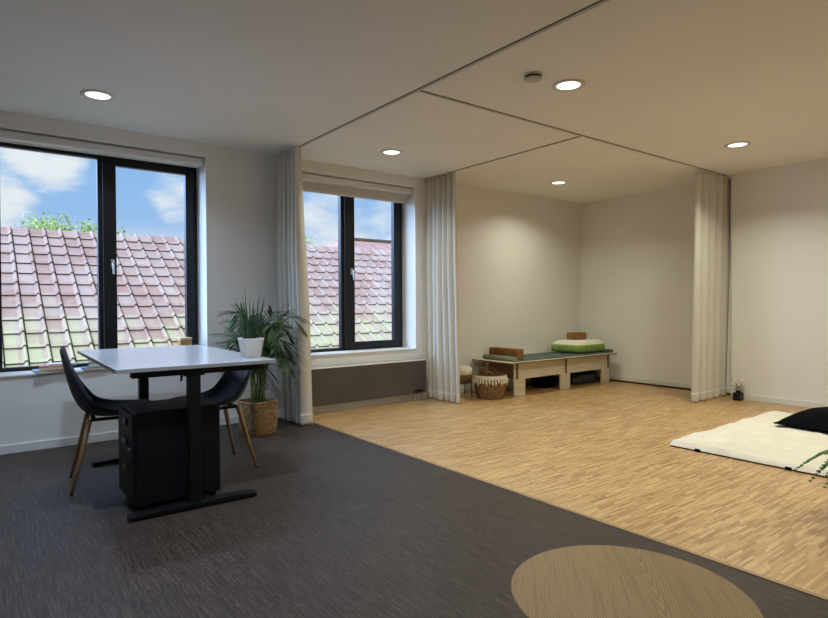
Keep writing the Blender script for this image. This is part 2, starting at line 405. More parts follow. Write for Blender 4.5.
# windows ------------------------------------------------------------
def window(name, W, ml, mr, gl, gr):
    "W opening, ml/mr mullion edges, gl/gr outer glass edges"
    e = bpy.data.objects.new(name, None); COL.objects.link(e); e.location = ((W[0]+W[1])/2, 5.54, ZB); structure(e)
    L = Vector(e.location)
    def B(m, a, b): m.box(tuple(Vector(a)-L), tuple(Vector(b)-L))
    f = MB(); y0, y1 = 5.54, 5.60
    B(f,(W[0],y0,ZB),(W[1],y1,ZB+.045)); B(f,(W[0],y0,ZT-.085),(W[1],y1,ZT))
    B(f,(W[0],y0,ZB+.045),(gl,y1,ZT-.085)); B(f,(W[1]-.05,y0,ZB+.045),(W[1],y1,ZT-.085))
    B(f,(ml,y0,ZB+.045),(ml+.07,y1,ZT-.085))
    f.obj('window_frame', BLACKFRAME, e, bevel=.004)
    s = MB(); y0, y1 = 5.515, 5.575; sx0, sx1 = ml+.035, W[1]-.038; z0, z1 = ZB+.03, ZT-.05
    B(s,(sx0,y0,z0),(mr,y1,z1)); B(s,(gr,y0,z0),(sx1,y1,z1)); B(s,(mr,y0,z0),(gr,y1,.68)); B(s,(mr,y0,2.307),(gr,y1,z1))
    sash = s.obj('sash', BLACKFRAME, e, bevel=.005)
    g_ = MB(); B(g_,(gl-.01,5.566,ZB+.03),(ml+.01,5.572,ZT-.07)); g_.obj('pane', GLASS, e)
    g_ = MB(); B(g_,(mr-.01,5.546,.67),(gr+.01,5.552,2.317)); g_.obj('pane', GLASS, e)
    h = MB(); hx = (ml+.05+mr)/2+.012
    B(h,(hx-.014,5.503,1.43),(hx+.014,5.516,1.50))
    h.tube([Vector((hx,5.508,1.475))-L,Vector((hx,5.478,1.475))-L,Vector((hx,5.470,1.465))-L,Vector((hx,5.468,1.37))-L],[.009,.009,.010,.008],8)
    hd = h.obj('handle', STEEL, e, bevel=.002); hd['label'] = 'silver window handle'
    k = MB(); B(k,(W[0]-.0,YW-.012,ZB-.004),(W[1],5.54,ZB+.014)); k.obj('window_sill', WHITE, e, bevel=.004)
    return e
window('window_1', W1, .863, 1.002, .19, 1.581)
window('window_2', W2, 3.235, 3.398, 2.60, 3.935)

def blind(name, label, W, zb):
    t_ = thing(name, label, 'roller blind', ((W[0]+W[1])/2, 5.40, ZT))
    hw = (W[1]-W[0])/2-.012
    MB().box((-hw,-.085,-.072),(hw,.01,-.012)).obj('cassette', WHITE, t_, bevel=.012, seg=3)
    MB().box((-hw+.01,.012,zb-ZT),(hw-.012,.015,-.02)).obj('fabric', BLIND, t_)
    MB().box((-hw+.01,.006,zb-ZT-.012),(hw-.012,.020,zb-ZT+.012)).obj('bottom_bar', WHITE, t_, bevel=.003)
    for sx in (-1, 1): MB().box((sx*hw-.006,-.08,-.07),(sx*hw+.006,.012,0)).obj('bracket', TRIMRING, t_)
blind('roller_blind', 'white roller blind fully rolled up above the wide window left of the curtains', W1, 2.37)
blind('roller_blind', 'white roller blind lowered a little over the window between two curtains', W2, 2.277)

# curtain tracks -------------------------------------------------------
def track(label, a, b, axis):
    t_ = thing('curtain_track', label, 'curtain track', (a[0],a[1],CEIL))
    Lx, Ly = b[0]-a[0], b[1]-a[1]; hw = .0165
    def bar(u0, u1, z0, nm, m_):
        if axis == 'y': MB().box((u0,0,z0),(u1,Ly,-.0004)).obj(nm, m_, t_)
        else: MB().box((0,u0,z0),(Lx,u1,-.0004)).obj(nm, m_, t_)
    bar(-.0105, .0105, -.006, 'rail', TRACKM)
    for s_ in (-1,1): bar(min(s_*.0108,s_*hw), max(s_*.0108,s_*hw), -.003, 'slot', TRACKSLOT)
T1X, T2Y, T3X = 2.415, 3.10, 4.225
track('long aluminium ceiling track running from the window wall towards the viewer', (T1X,YB), (T1X,YW), 'y')
track('ceiling track running from the long track to the right wall curtain', (T1X+.016,T2Y), (XS,T2Y), 'x')
track('short ceiling track over the curtain right of the radiator window', (T3X,T2Y+.016), (T3X,YW), 'y')

# curtains -------------------------------------------------------------
def curtain(label, axis, base, s0, s1t, s1b, nf, amp, seed, shift=0., z0=.012, hem=.10):
    "gathered panel along axis from s0; its free edge is at s1t on top, s1b at the hem"
    rnd = random.Random(seed); ph = [rnd.uniform(-.5,.5) for _ in range(nf*2+2)]; am = [rnd.uniform(.6,1.25) for _ in range(nf*2+2)]
    loc = (base, s0, 0) if axis == 'y' else (s0, base, 0)
    t_ = thing('curtain', label, 'curtain', loc)
    NS, NZ = nf*14, 30
    def pt(u, z):
        v = min(1, max(0, 1-(z-z0)/(CEIL-.018-z0)))
        L = (s1t-s0)+(s1b-s1t)*v**1.3
        q = u*nf*2; i = int(q); i = min(i, nf*2-1); fr = q-i
        A = amp*(.6+.4*min(1,v*2.5))*(am[i]*(1-fr)+am[i+1]*fr)
        w_ = math.sin(2*PI*(u*nf + .16*(ph[i]*(1-fr)+ph[i+1]*fr)*min(1,v*1.6)))
        w_ = math.copysign(abs(w_)**.75, w_)
        off = A*w_ + shift*v
        al = L*u + .3*L/nf*math.cos(2*PI*u*nf*1.0)*.35*min(1,v*2+.2)*(0 if u in (0,1) else 1) + .010*math.sin(5*v+9*u)*v
        return (off, al, z) if axis == 'y' else (al, off, z)
    def sheet(za, zb, n, name, m, th):
        MB().grid([[pt(i/NS, za+(zb-za)*j/n) for i in range(NS+1)] for j in range(n+1)]).obj(name, m, t_, True, solid=th, offset=0)
    sheet(z0, CEIL-.018, NZ, 'drape', CURT, .003)
    sheet(z0-.001, z0+hem, 4, 'hem', CURT, .0065)
    sheet(CEIL-.085, CEIL-.0175, 3, 'heading', CURT, .007)
    return t_
curtain('cream floor length curtain gathered beside the potted palm, left of the radiator', 'y', T1X-.03, YW-.02, 4.80, 4.76, 6, .082, 3, .05)
curtain('cream floor length curtain gathered right of the radiator, beside the baskets', 'y', T3X, YW-.02, 4.75, 4.70, 6, .055, 5, .015)
curtain('cream floor length curtain gathered against the right wall, behind the futon', 'x', T2Y+.02, XS+.17, 6.24, 6.24, 5, .055, 12, .05)

# radiator ---------------------------------------------------------------
r = thing('radiator', 'flat taupe panel radiator under the window between two curtains', 'radiator', (3.36,YW,.085))
MB().box((-.78,-.105,0),(.78,-.075,.372)).obj('front_panel', RADM, r, bevel=.006, seg=3)
MB().box((-.77,-.075,.01),(.77,-.03,.362)).obj('body', RADM, r, bevel=.004)
MB().box((-.78,-.104,.366),(.78,-.028,.376)).obj('top_grille', WHITE, r, bevel=.002)
for x in (-.6,.6): MB().box((x-.02,-.032,.03),(x+.02,-.001,.33)).obj('bracket', WHITE, r)
v = MB(); v.tube([(.70,-.11,.03),(.70,-.135,.03)],.014,10).tube([(.66,-.11,.03),(.66,-.13,.03)],.010,8).tube([(.62,-.11,.03),(.62,-.125,.03)],.008,8)
v.box((.61,-.115,.02),(.715,-.105,.04)); vv = v.obj('valve', VASEM, r, bevel=.002); vv['label'] = 'small black valve'
MB().tube([(.70,-.06,.01),(.70,-.06,-.082)],.009,8).tube([(.65,-.06,.01),(.65,-.06,-.082)],.009,8).obj('pipe', WHITE, r)

# downlights ---------------------------------------------------------------
def downlight(x, y, label, power, color, shown=True):
    t_ = thing('ceiling_downlight', label, 'downlight', (x,y,CEIL), 0, 'recessed ceiling downlights')
    MB().lathe([(.108,-.0005),(.108,-.006),(.100,-.010),(.079,-.007),(.0765,-.003),(.0765,-.0005)],40,cap=False).obj('trim_ring', TRIMRING, t_, True)
    MB().lathe([(.0005,-.0042),(.05,-.0042),(.076,-.0042),(.076,-.001)],40,cap=False).obj('lens', LENS, t_)
    l = bpy.data.lights.new('downlight_lamp', 'AREA'); l.shape = 'DISK'; l.size = .148; l.energy = power; l.color = color; l.spread = LAMP_SPREAD
    lo = bpy.data.objects.new('downlight_lamp', l); COL.objects.link(lo); lo.parent = t_; lo.location = (0,0,-.012)
WARM, COOL = (.98,.99,.80), (.83,1.06,1.42)
downlight(.709,4.483,'round lit downlight near the wide window, above the desk', LAMP_W*.64, COOL)
downlight(3.204,4.522,'round lit downlight over the radiator window', LAMP_W*.65, (.94,1,.9))
downlight(3.162,2.430,'round lit downlight right beside the smoke detector', LAMP_W, WARM)
downlight(5.616,2.422,'round lit downlight nearest the right wall curtain', LAMP_W, WARM)
downlight(5.646,4.488,'round lit downlight in the alcove above the bench', LAMP_W*.57, WARM)
downlight(5.616,.35,'added fill downlight outside the picture, above the futon end', LAMP_W, WARM)  # from here on, unseen lamps added to brighten the room
downlight(3.162,.35,'added fill downlight outside the picture, above the fern', LAMP_W*.8, WARM)
downlight(.709,.35,'added fill downlight outside the picture, beside the round table', LAMP_W*.22, COOL)
downlight(.709,2.430,'added fill downlight outside the picture, between the desk and the round table', LAMP_W*1.25, COOL)

# smoke detector -------------------------------------------------------------
t_ = thing('smoke_detector', 'small round white smoke detector with a dark vent band on the ceiling', 'smoke detector', (2.842,2.457,CEIL))
t_.scale = (1,1,.78)
MB().lathe([(.058,-.0005),(.060,-.008),(.057,-.014)],32).obj('base_plate', DETW, t_, True)
MB().lathe([(.050,-.0142),(.050,-.030)],32).obj('vent_band', DETB, t_, True)
MB().lathe([(.054,-.030),(.055,-.034),(.050,-.042),(.030,-.047),(.0,-.048)],32,cap=False).obj('cover', DETW, t_, True)
MB().lathe([(.012,-.048),(.011,-.051),(.0,-.052)],16,cap=False).obj('test_button', TRIMRING, t_, True)

# ------------------------------------------------------------------ desk
DX0, DX1, DY0, DY1, DZ = .583, 1.430, 3.19, 4.71, .79
dk = thing('standing_desk', 'light grey rectangular sit-stand desk with black legs in front of the wide window', 'desk', (1.0125,3.95,0), -.018)
def dl(x,y,z): return (x-1.0125, y-3.95, z)
MB().box(dl(DX0,DY0,DZ-.022),dl(DX1,DY1,DZ)).obj('desktop', DESKM, dk, bevel=.002)
MB().box(dl(DX0-.0008,DY0-.0008,DZ-.021),dl(DX1+.0008,DY1+.0008,DZ-.003)).obj('edge_band', DESKEDGE, dk)
for y in (3.24, 4.51):
    lg = MB().box(dl(.942,y-.03,.03),dl(1.005,y+.03,.742)).obj('leg', BLACKMETAL, dk, bevel=.005)
    ft = MB().prism([(.640-1.0125,.008),(1.315-1.0125,.008),(1.315-1.0125,.026),(1.20-1.0125,.036),(.80-1.0125,.036),(.640-1.0125,.026)],'y',y-.035-3.95,y+.035-3.95).obj('foot', BLACKMETAL, dk, bevel=.004)
    for x in (.67,1.30): MB().lathe([(.02,.0),(.02,.009)],16,dl(x,y,0)).obj('glide', BLACKMETAL, ft)
    MB().box(dl(.66,y-.03,.735),dl(1.37,y+.03,.762)).obj('top_bracket', BLACKMETAL, dk, bevel=.004)
for x in (.945, 1.02): MB().box(dl(x-.018,3.25,.722),dl(x+.018,4.53,.7345)).obj('crossbeam', BLACKMETAL, dk, bevel=.003)
c = MB().tube([dl(.93,3.29,.733),dl(.927,3.30,.70),dl(.93,3.33,.69),dl(.94,3.36,.72)],.004,6).obj('cable', BLACKMETAL, dk, True)

# pedestal
pd = thing('drawer_pedestal', 'black metal drawer pedestal on castors under the light grey desk', 'drawer unit', (.915,3.50,0))
px0, px1, py0, py1 = -.228, .222, -.165, .215
MB().box((px0,py0,.035),(px1,py1,.537)).obj('body', BLACKMETAL, pd, bevel=.008, seg=3)
for z0, z1 in ((.405,.522),(.272,.410),(.05,.265)):
    dr = MB().box((px0-.016,py0+.008,z0),(px0+.002,py1-.008,z1)).obj('drawer', BLACKMETAL, pd, bevel=.003)
    h_ = MB().prism([(px0-.030,z1-.055),(px0-.016,z1-.075),(px0-.016,z1-.03),(px0-.026,z1-.03)],'y',-.04,.04).obj('handle', PULL, dr, bevel=.002); h_['label'] = 'grey metal pull'
lk = MB().tube([(px0-.016,-.10,.335),(px0-.026,-.10,.335)],.009,12).obj('lock', STEEL, pd); lk['label'] = 'silver lock'
for x in (px0+.04,px1-.04):
    for y in (py0+.04,py1-.04):
        cs = MB().tube([(x-.0,y-.011,.0225),(x,y+.011,.0225)],.022,16).obj('castor', BLACKMETAL, pd)
        MB().box((x-.012,y-.016,.03),(x+.012,y+.016,.047)).obj('castor_fork', BLACKMETAL, cs)

# ------------------------------------------------------------------ chairs
def chair(label, loc, rz):
    t_ = thing('dining_chair', label, 'chair', loc, rz, 'charcoal shell chairs at the desk')
    prof = [(.218,.428,.185),(.208,.446,.205),(.165,.455,.222),(.08,.449,.228),(-.02,.441,.23),(-.10,.441,.23),(-.16,.452,.228),(-.205,.482,.226),(-.235,.535,.222),(-.258,.60,.215),(-.275,.67,.200),(-.29,.74,.178),(-.302,.80,.148),(-.308,.835,.105),(-.309,.848,.05)]
    rows = []
    NU = 16
    for i,(x,z,hw) in enumerate(prof):
        a = prof[max(i-1,0)]; b_ = prof[min(i+1,len(prof)-1)]
        tx, tz = b_[0]-a[0], b_[1]-a[1]; l_ = math.hypot(tx,tz); nx, nz = tz/l_, -tx/l_     # normal towards the sitter
        k = i/(len(prof)-1); raise_ = .012+.07*math.exp(-((k-.5)/.22)**2)
        row = []
        for j in range(NU+1):
            u = -1+2*j/NU; e = abs(u)**2.6*raise_
            row.append((x+nx*e, hw*u*(1-.04*abs(u)), z+nz*e))
        rows.append(row)
    sh = MB().grid(rows).obj('shell', NAVY, t_, True, solid=.022, subd=1, offset=1)
    fr = MB().box((-.17,-.15,.410),(.16,-.125,.428)).box((-.17,.125,.410),(.16,.15,.428)).box((-.17,-.15,.410),(-.145,.15,.428)).box((.135,-.15,.410),(.16,.15,.428)).obj('seat_frame', BLACKMETAL, t_, bevel=.003)
    for sx, x0, x1 in ((-1,-.178,-.278),(1,.145,.213)):
        for sy in (-1,1):
            lg = MB().tube([(x0,sy*.135,.424),((x0+x1)/2,sy*.173,.206),(x1,sy*.212,.004)],[.016,.0135,.009],12).obj('leg', GOLDWOOD, t_, True); lg['label'] = 'tapered wooden leg'
            MB().tube([(x1+(x0-x1)*.012,sy*.2114,.006),(x1,sy*.212,0)],.0095,10).obj('foot_cap', BLACKMETAL, lg)
    return t_
c1 = chair('charcoal shell chair left of the desk, its back towards the left', (.752,4.07,0), -.11)
c2 = copy_tree(c1, (1.255,3.985,0), PI, 'charcoal shell chair right of the desk, in front of the potted palm')

# ------------------------------------------------------------------ plants
def frond(name, pts, nleaf, lmax, wid, mat_, parent, droop=.35, seed=0, start=.3, rr=.004, stem_mat=None, ang=.9, nose=True):
    rnd = random.Random(seed); m = MB()
    P = [Vector(p) for p in pts]
    def at(s_):
        q = s_*(len(P)-1); i = min(int(q), len(P)-2); return P[i].lerp(P[i+1], q-i), (P[i+1]-P[i]).normalized()
    m.tube(P, [rr*(1-.75*i/(len(P)-1)) for i in range(len(P))], 5)
    for k in range(nleaf):
        s_ = start+(1-start)*(k+.5)/nleaf
        c, tg = at(s_)
        side = tg.cross(Vector((0,0,1)))
        if side.length < .05: side = Vector((1,0,0))
        side.normalize()
        L = lmax*(math.sin(PI*(.18+.80*(k+.5)/nleaf))**.8)*rnd.uniform(.85,1.1)
        for sg in (-1,1):
            dirv = (tg*ang+side*sg+Vector((0,0,rnd.uniform(-.1,.2)))).normalized()
            wv = dirv.cross(Vector((0,0,1))); 
            if wv.length < .05: wv = side
            wv = wv.normalized()
            n = len(m.v); N = 4
            for j in range(N+1):
                q = j/N; p = c+dirv*L*q+Vector((0,0,-droop*L*q*q)); wd = wid*(math.sin(PI*(.12+.86*q))**.8)*.5
                m.v += [tuple(p-wv*wd), tuple(p+wv*wd+Vector((0,0,.0015)))]
            for j in range(N): a = n+2*j; m.f.append((a,a+1,a+3,a+2))
    return m.obj(name, mat_, parent, True, solid=.0008)

def arc(base, az, rise, reach, tipdrop, n=9, up=.55):
    "curve rising from base then arching outwards"
    pts = []
    for i in range(n):
        s_ = i/(n-1); r_ = reach*(s_**1.7); z = rise*math.sin(PI/2*min(1,s_*1.12))-tipdrop*max(0,s_-up)**2/(1-up)**2
        pts.append((base[0]+r_*math.cos(az), base[1]+r_*math.sin(az), base[2]+z))
    return pts
# areca palm in its seagrass basket
PX, PY = 1.945, 4.75
bk = thing('seagrass_basket', 'square-ish woven seagrass basket holding the palm, beside the curtain', 'basket', (PX,PY,0))
def sq(a, z):
    c_, s_ = abs(math.cos(a-.25)), abs(math.sin(a-.25)); p = 3.6
    base_ = (c_**p+s_**p)**(-1/p)
    return base_*(1+.034*math.sin(a*26+(PI if int(z/.012+.5)%2 else 0)))
prof = [(.126+.010*min(1,z/.06), z) for z in [i*.012 for i in range(24)]]
inner = [(r_-.014, z) for r_, z in reversed(prof[8:])]
MB().lathe(prof+[(.134,.283)]+inner,104,fn=sq).obj('basket_weave', SEAGRASS, bk, True)
MB().lathe([(.141,.276),(.143,.284),(.136,.290),(.124,.284),(.124,.276)],64,fn=lambda a,z: (abs(math.cos(a-.25))**3.6+abs(math.sin(a-.25))**3.6)**(-1/3.6),cap=False).obj('rim', SEAGRASS, bk, True)
pl = thing('potted_palm', 'bushy green areca palm growing out of the seagrass basket', 'plant', (PX,PY,.205))
MB().lathe([(.0,.03),(.06,.035),(.105,.03),(.105,.0),(.0,.0)],24,cap=False,fn=lambda a,z:1).obj('soil', SOIL, pl, True)
rnd = random.Random(21)
for i in range(24):
    az = i*2.399+rnd.uniform(-.3,.3); b0 = (.055*math.cos(az+1)*rnd.uniform(.3,1), .055*math.sin(az+1)*rnd.uniform(.3,1), .03)
    rise = rnd.uniform(.40,.92); reach = rnd.uniform(.24,.46)
    if math.sin(az) > -.1: reach *= .62
    pts = arc(b0, az, rise, reach, rnd.uniform(.10,.30), 10, .5)
    frond('frond', pts, 24, rnd.uniform(.20,.27), .0115, PALM, pl, rnd.uniform(.15,.45), 100+i, .36, .0045, ang=1.5)
for i in range(12):
    az = i*.52; q = MB().tube([(.05*math.cos(az),.05*math.sin(az),.02),(.055*math.cos(az+.2),.055*math.sin(az+.2),.2),(.07*math.cos(az+.3),.07*math.sin(az+.3),.38+.02*(i%3))],[.008,.006,.004],6).obj('stem', PALMSTEM, pl, True); q['label'] = 'yellow-green cane'

# white pot with upright plant on the desk
tp = thing('potted_plant', 'spiky upright green plant in a white pot on the desk corner', 'plant', (1.352,3.40,DZ))
MB().lathe([(.050,.0),(.054,.004),(.066,.075),(.072,.108),(.075,.116),(.070,.117),(.066,.105),(.05,.09)],40,fn=lambda a,z:(abs(math.cos(a))**4.5+abs(math.sin(a))**4.5)**(-1/4.5)*.93).obj('pot', POT, tp, True)
MB().lathe([(.0,.100),(.064,.098)],24,cap=False).obj('soil', SOIL, tp, True)
for i in range(28):
    az = i*2.399; r0 = .012+.036*math.sqrt(i/28); L = rnd.uniform(.18,.31)*(1.10-.25*(i/28)); lean = .05+.2*(i/28)
    m = MB(); N = 7; tw = rnd.uniform(-.6,.6)
    for j in range(N+1):
        q = j/N; rr_ = r0+lean*L*q**1.4; wd = .0065*(1-q**1.8)+.0005; a2 = az+PI/2+tw*q
        cx_, cy_ = rr_*math.cos(az), rr_*math.sin(az)
        m.v += [(cx_-wd*math.cos(a2),cy_-wd*math.sin(a2),.09+L*q),(cx_-.002*math.cos(az),cy_-.002*math.sin(az),.09+L*q),(cx_+wd*math.cos(a2),cy_+wd*math.sin(a2),.09+L*q)]
    for j in range(N):
        for e in (0,1): a = 3*j+e; m.f.append((a,a+1,a+4,a+3))
    m.obj('leaf', LEAFDARK, tp, True, solid=.0015)

# fern at the right edge, in a pot standing on the parquet just outside the frame
fp = thing('potted_fern', 'arching green fern at the right edge of the picture in front of the futon', 'plant', (3.47,.75,0))
MB().lathe([(.09,.0),(.10,.005),(.125,.2),(.13,.23),(.12,.232),(.112,.2)],32).obj('pot', POT, fp, True)
MB().lathe([(.0,.215),(.114,.212)],24,cap=False).obj('soil', SOIL, fp, True)
for i in range(13):
    az = math.radians(i*360/13+9); az += rnd.uniform(-.12,.12)
    frond('frond', arc((.03*math.cos(az),.03*math.sin(az),.21), az, rnd.uniform(.24,.31), rnd.uniform(.33,.42), rnd.uniform(.20,.34), 12, .35), 40, .070, .017, FERN, fp, .2, 300+i, .14, .003, ang=.4)

# ------------------------------------------------------------------ things on the window sill
SZ = ZB+.014
def book(label, x, y, z, w_, d_, h_, rz, cover, group):
    t_ = thing('book', label, 'book', (x,y,z), rz, group)
    MB().box((-w_/2+.003,-d_/2+.003,.002),(w_/2-.001,d_/2-.003,h_-.002)).obj('pages', PAPER, t_)
    m = MB().box((-w_/2,-d_/2,0),(w_/2,d_/2,.002)).box((-w_/2,-d_/2,h_-.002),(w_/2,d_/2,h_)).box((-w_/2,-d_/2,.002),(-w_/2+.003,d_/2,h_-.002))
    m.obj('cover', cover, t_)
bx = .485
book('pale blue book at the bottom of the pile behind the left chair', bx, 5.325, SZ, .21, .16, .022, .10, BLUEBOOK, 'books piled on the window sill')
book('red covered book in the middle of the pile behind the left chair', bx+.03, 5.315, SZ+.022, .20, .15, .028, -.03, REDBOOK, 'books piled on the window sill')
book('white book on top of the pile behind the left chair', bx+.075, 5.34, SZ+.050, .19, .14, .014, .12, WHITEBOOK, 'books piled on the window sill')
book('teal book lying on the sill just left of the desk corner', .79, 5.315, SZ, .17, .12, .020, .05, TEALBOOK, 'books piled on the window sill')
book('dark navy book on top of the teal one by the desk corner', .83, 5.355, SZ+.020, .15, .11, .034, -.08, DARKBOOK, 'books piled on the window sill')
hb = thing('wooden_box', 'small honey coloured wooden box with a pale lid on the window sill', 'box', (1.535,5.43,SZ))
MB().box((-.05,-.05,0),(.05,.05,.20)).obj('body', AMBER, hb, bevel=.004)
MB().box((-.053,-.053,.201),(.053,.053,.222)).obj('lid', PALEWOOD, hb, bevel=.004)

# ------------------------------------------------------------------ bench
BZ = .41
bn = thing('plywood_bench', 'long low birch plywood bench with cut-out legs along the alcove wall', 'bench', (6.0,4.95,0))
def bl(x,y): return (x-6.0, y-4.95)
m = MB(); (a,b_),(c_,e_) = bl(4.94,4.60), bl(7.03,5.265)
MB().box((a,b_,BZ-.018),(c_,e_,BZ)).obj('top', PLY, bn, bevel=.002)
te = MB().box((a-.0006,b_-.0006,BZ-.0165),(c_+.0006,e_+.0006,BZ-.0015)).obj('top_edge', PLYEDGE, bn); te['label'] = 'darker layered plywood edge'
out = [(5.085,0),(5.275,0),(5.275,.195),(5.935,.195),(5.935,0),(6.13,0),(6.13,.195),(6.81,.195),(6.81,0),(6.99,0),(6.99,BZ-.018),(5.085,BZ-.018)]
for y0, nm in ((4.695,'front_panel'),(5.15,'rear_panel')):
    m = MB().prism([(x-6.0,z) for x,z in out],'y',y0-4.95,y0+.018-4.95)
    m.obj(nm, PLY, bn)
for x in (5.125,6.035,6.95):
    cp = MB().box((x-6.009,4.675-4.95,.20),(x-5.991,5.19-4.95,BZ-.018)).obj('cross_panel', PLYEDGE, bn); cp['label'] = 'cross panel showing its darker slotted edge'
# mat
mt = thing('yoga_mat', 'long green grey exercise mat unrolled over the plywood bench', 'mat', (6.03,4.90,BZ))
MB().box((-.96,-.25,.001),(.96,.28,.012)).obj('sheet', MATM, mt, bevel=.004)
def roll(x, r_, y0, y1, turns, mm, nm):
    m = MB(); pts = []
    N = 60
    for i in range(N+1):
        q = i/N; a = q*turns*2*PI; rr_ = r_-(1-q)*(r_*.75); pts.append((x+rr_*math.sin(a), r_+.0045-rr_*math.cos(a)))
    m.grid([[(p[0],y0,p[1]) for p in pts],[(p[0],y1,p[1]) for p in pts]])
    return m.obj(nm, mm, mt, True, solid=.006, offset=0)
q = roll(-.965,.027,-.25,.28,3,MATROLL,'rolled_end'); q['label'] = 'pale rolled end'
roll(.965,.021,-.25,.26,3,MATM,'rolled_end')
def block(label, x, y, z, size, rz): 
    o = MB().box((-size[0]/2,-size[1]/2,0),(size[0]/2,size[1]/2,size[2])).obj('cork_block', CORK, None, bevel=.006, seg=3, loc=(x,y,z)); o.rotation_euler = (0,0,rz)
    tag(o, label, 'yoga block', 'cork blocks on the bench')
block('cork block at the left end of the bench, nearer the wall', 5.225, 5.085, BZ+.0125, (.115,.23,.125), 0)
block('cork block at the left end of the bench, nearer the front edge', 5.225, 4.84, BZ+.0125, (.115,.23,.125), .03)
block('cork block lying on top of the green edged cushion', 6.635, 4.97, BZ+.186, (.25,.12,.095), -.22)
# cushion with green gusset
cu = thing('cushion', 'flat cream cushion with green edges on the right end of the bench', 'cushion', (6.640,4.95,BZ+.0135))
def cush(hx, hy, prof, ex=8, seg=96):
    rows = []
    for k_, z in prof:
        rows.append([(hx*k_*math.copysign(abs(math.cos(2*PI*j/seg))**(2/ex),math.cos(2*PI*j/seg)), hy*k_*math.copysign(abs(math.sin(2*PI*j/seg))**(2/ex),math.sin(2*PI*j/seg)), z) for j in range(seg)])
    return rows
MB().grid(cush(.325,.235,[(.0,.166),(.4,.170),(.75,.164),(.92,.140),(.985,.104)]),True).grid(cush(.325,.235,[(.985,.062),(.93,.02),(.75,.0),(.0,.0)]),True).obj('cover', PILW, cu, True)
MB().grid(cush(.327,.237,[(.975,.018),(1.0,.038),(1.006,.062),(1.0,.090),(.975,.114)]),True).obj('green_gusset', PILG, cu, True, solid=.003)
# quilted bag under the bench
def lump(name, label, cat, loc, size, m_, seed, folds):
    rows = []; rn = random.Random(seed)
    prof = [(.80,.0),(.95,.12),(1.0,.35),(.97,.6),(.9,.8),(.7,.95),(.35,1.0),(.0,1.0)]
    t_ = thing(name, label, cat, loc)
    for k_, z in prof:
        row = []
        for j in range(64):
            a = 2*PI*j/64; ex = 3.2
            wv = 1+.05*math.sin(a*3+seed)+.03*math.sin(a*7+z*4)
            row.append((size[0]*k_*wv*math.copysign(abs(math.cos(a))**(2/ex),math.cos(a)), size[1]*k_*wv*math.copysign(abs(math.sin(a))**(2/ex),math.sin(a)), size[2]*(z+.08*z*math.sin(a*2+seed)+.05*z*math.sin(folds*a))))
        rows.append(row)
    MB().grid(rows,True).obj('body', m_, t_, True, subd=1)
    return t_
b1 = lump('quilted_bag', 'black quilted bag stowed under the right half of the bench', 'bag', (6.62,4.94,0), (.30,.19,.17), DARKBAG, 3, 9)
MB().tube([(-.12,-.05,.165),(-.06,-.09,.185),(.04,-.09,.185),(.10,-.05,.165)],.010,8).obj('strap', DARKBAG, b1, True)
b2 = lump('storage_bag', 'plain black bag in the shade under the left half of the bench', 'bag', (5.99,5.0,0), (.17,.13,.16), PILB, 8, 5)
MB().tube([(-.07,0,.16),(-.04,-.03,.178),(.04,-.03,.178),(.07,0,.16)],.008,8).obj('strap', PILB, b2, True)

# ------------------------------------------------------------------ baskets by the bench
wb = thing('wicker_basket', 'round brown wicker basket with cream tassel fringe left of the bench', 'basket', (4.79,4.80,0))
wprof = []
for i in range(24):
    z = i*.0115; wprof.append((.150+.030*math.sin(min(1,z/.16)*PI/2), z))
MB().lathe(wprof+[(.180,.268)]+[(r_-.012,z) for r_,z in reversed(wprof[4:])],120,fn=lambda a,z:1+.016*math.sin(a*30+(PI if int(z/.0115+.5)%2 else 0))).obj('basket_weave', RATTAN, wb, True)
MB().lathe([(.182,.262),(.187,.270),(.182,.279),(.170,.279),(.167,.268)],64,cap=False).obj('rim', RATTAN, wb, True)
fm = MB(); fm.lathe([(.190,.272),(.193,.262),(.192,.232),(.188,.228)],64,cap=False)
for j in range(34):
    a = 2*PI*j/34; L = .048+.012*math.sin(j*2.3); p = lambda r_,z,da=0: (r_*math.cos(a+da), r_*math.sin(a+da), z)
    fm.tube([p(.193,.240),p(.197,.22),p(.196,.22-L*.5,.02),p(.194,.24-L*1.35,.01)],[.004,.010,.012,.009],6)
fr_ = fm.obj('tassel_fringe', CREAMFRINGE, wb, True); fr_['label'] = 'cream tassel fringe'
for a in (.7, .7+PI):
    MB().tube([(.18*math.cos(a-.28),.18*math.sin(a-.28),.27),(.187*math.cos(a-.2),.187*math.sin(a-.2),.315),(.188*math.cos(a),.188*math.sin(a),.33),(.187*math.cos(a+.2),.187*math.sin(a+.2),.315),(.18*math.cos(a+.28),.18*math.sin(a+.28),.27)],.008,8).obj('handle', RATTAN, wb, True)
MB().lathe([(.0,.20),(.10,.205),(.165,.19)],24,cap=False).obj('lining', DARKBROWN, wb, True)
for i,(x,y,l_) in enumerate(((4.70,4.86,.36),(4.73,4.90,.34),(4.745,4.85,.35))):
    o = MB().tube([(0,0,0),(.004,.004,l_-.05),(0,.012,l_)],[.010,.012,.016],8).obj('massage_stick', CORK, None, True, loc=(x,y,.212))
    tag(o, ('brown wooden stick leaning at the left in the tasselled basket','brown wooden stick standing at the back of the tasselled basket','brown wooden stick in the middle of the tasselled basket')[i], 'stick', 'sticks in the tasselled basket')
    o.scale = (1,1,.42)
ps = thing('basket_stand', 'small basket with cream liner on thin dark legs, half hidden by the curtain', 'basket', (4.60,5.10,0))
MB().lathe([(.10,.17),(.125,.18),(.13,.235),(.128,.285),(.118,.285),(.118,.20)],40,fn=lambda a,z:1+.012*math.sin(a*24+z*300)).obj('basket_bowl', RATTAN, ps, True)
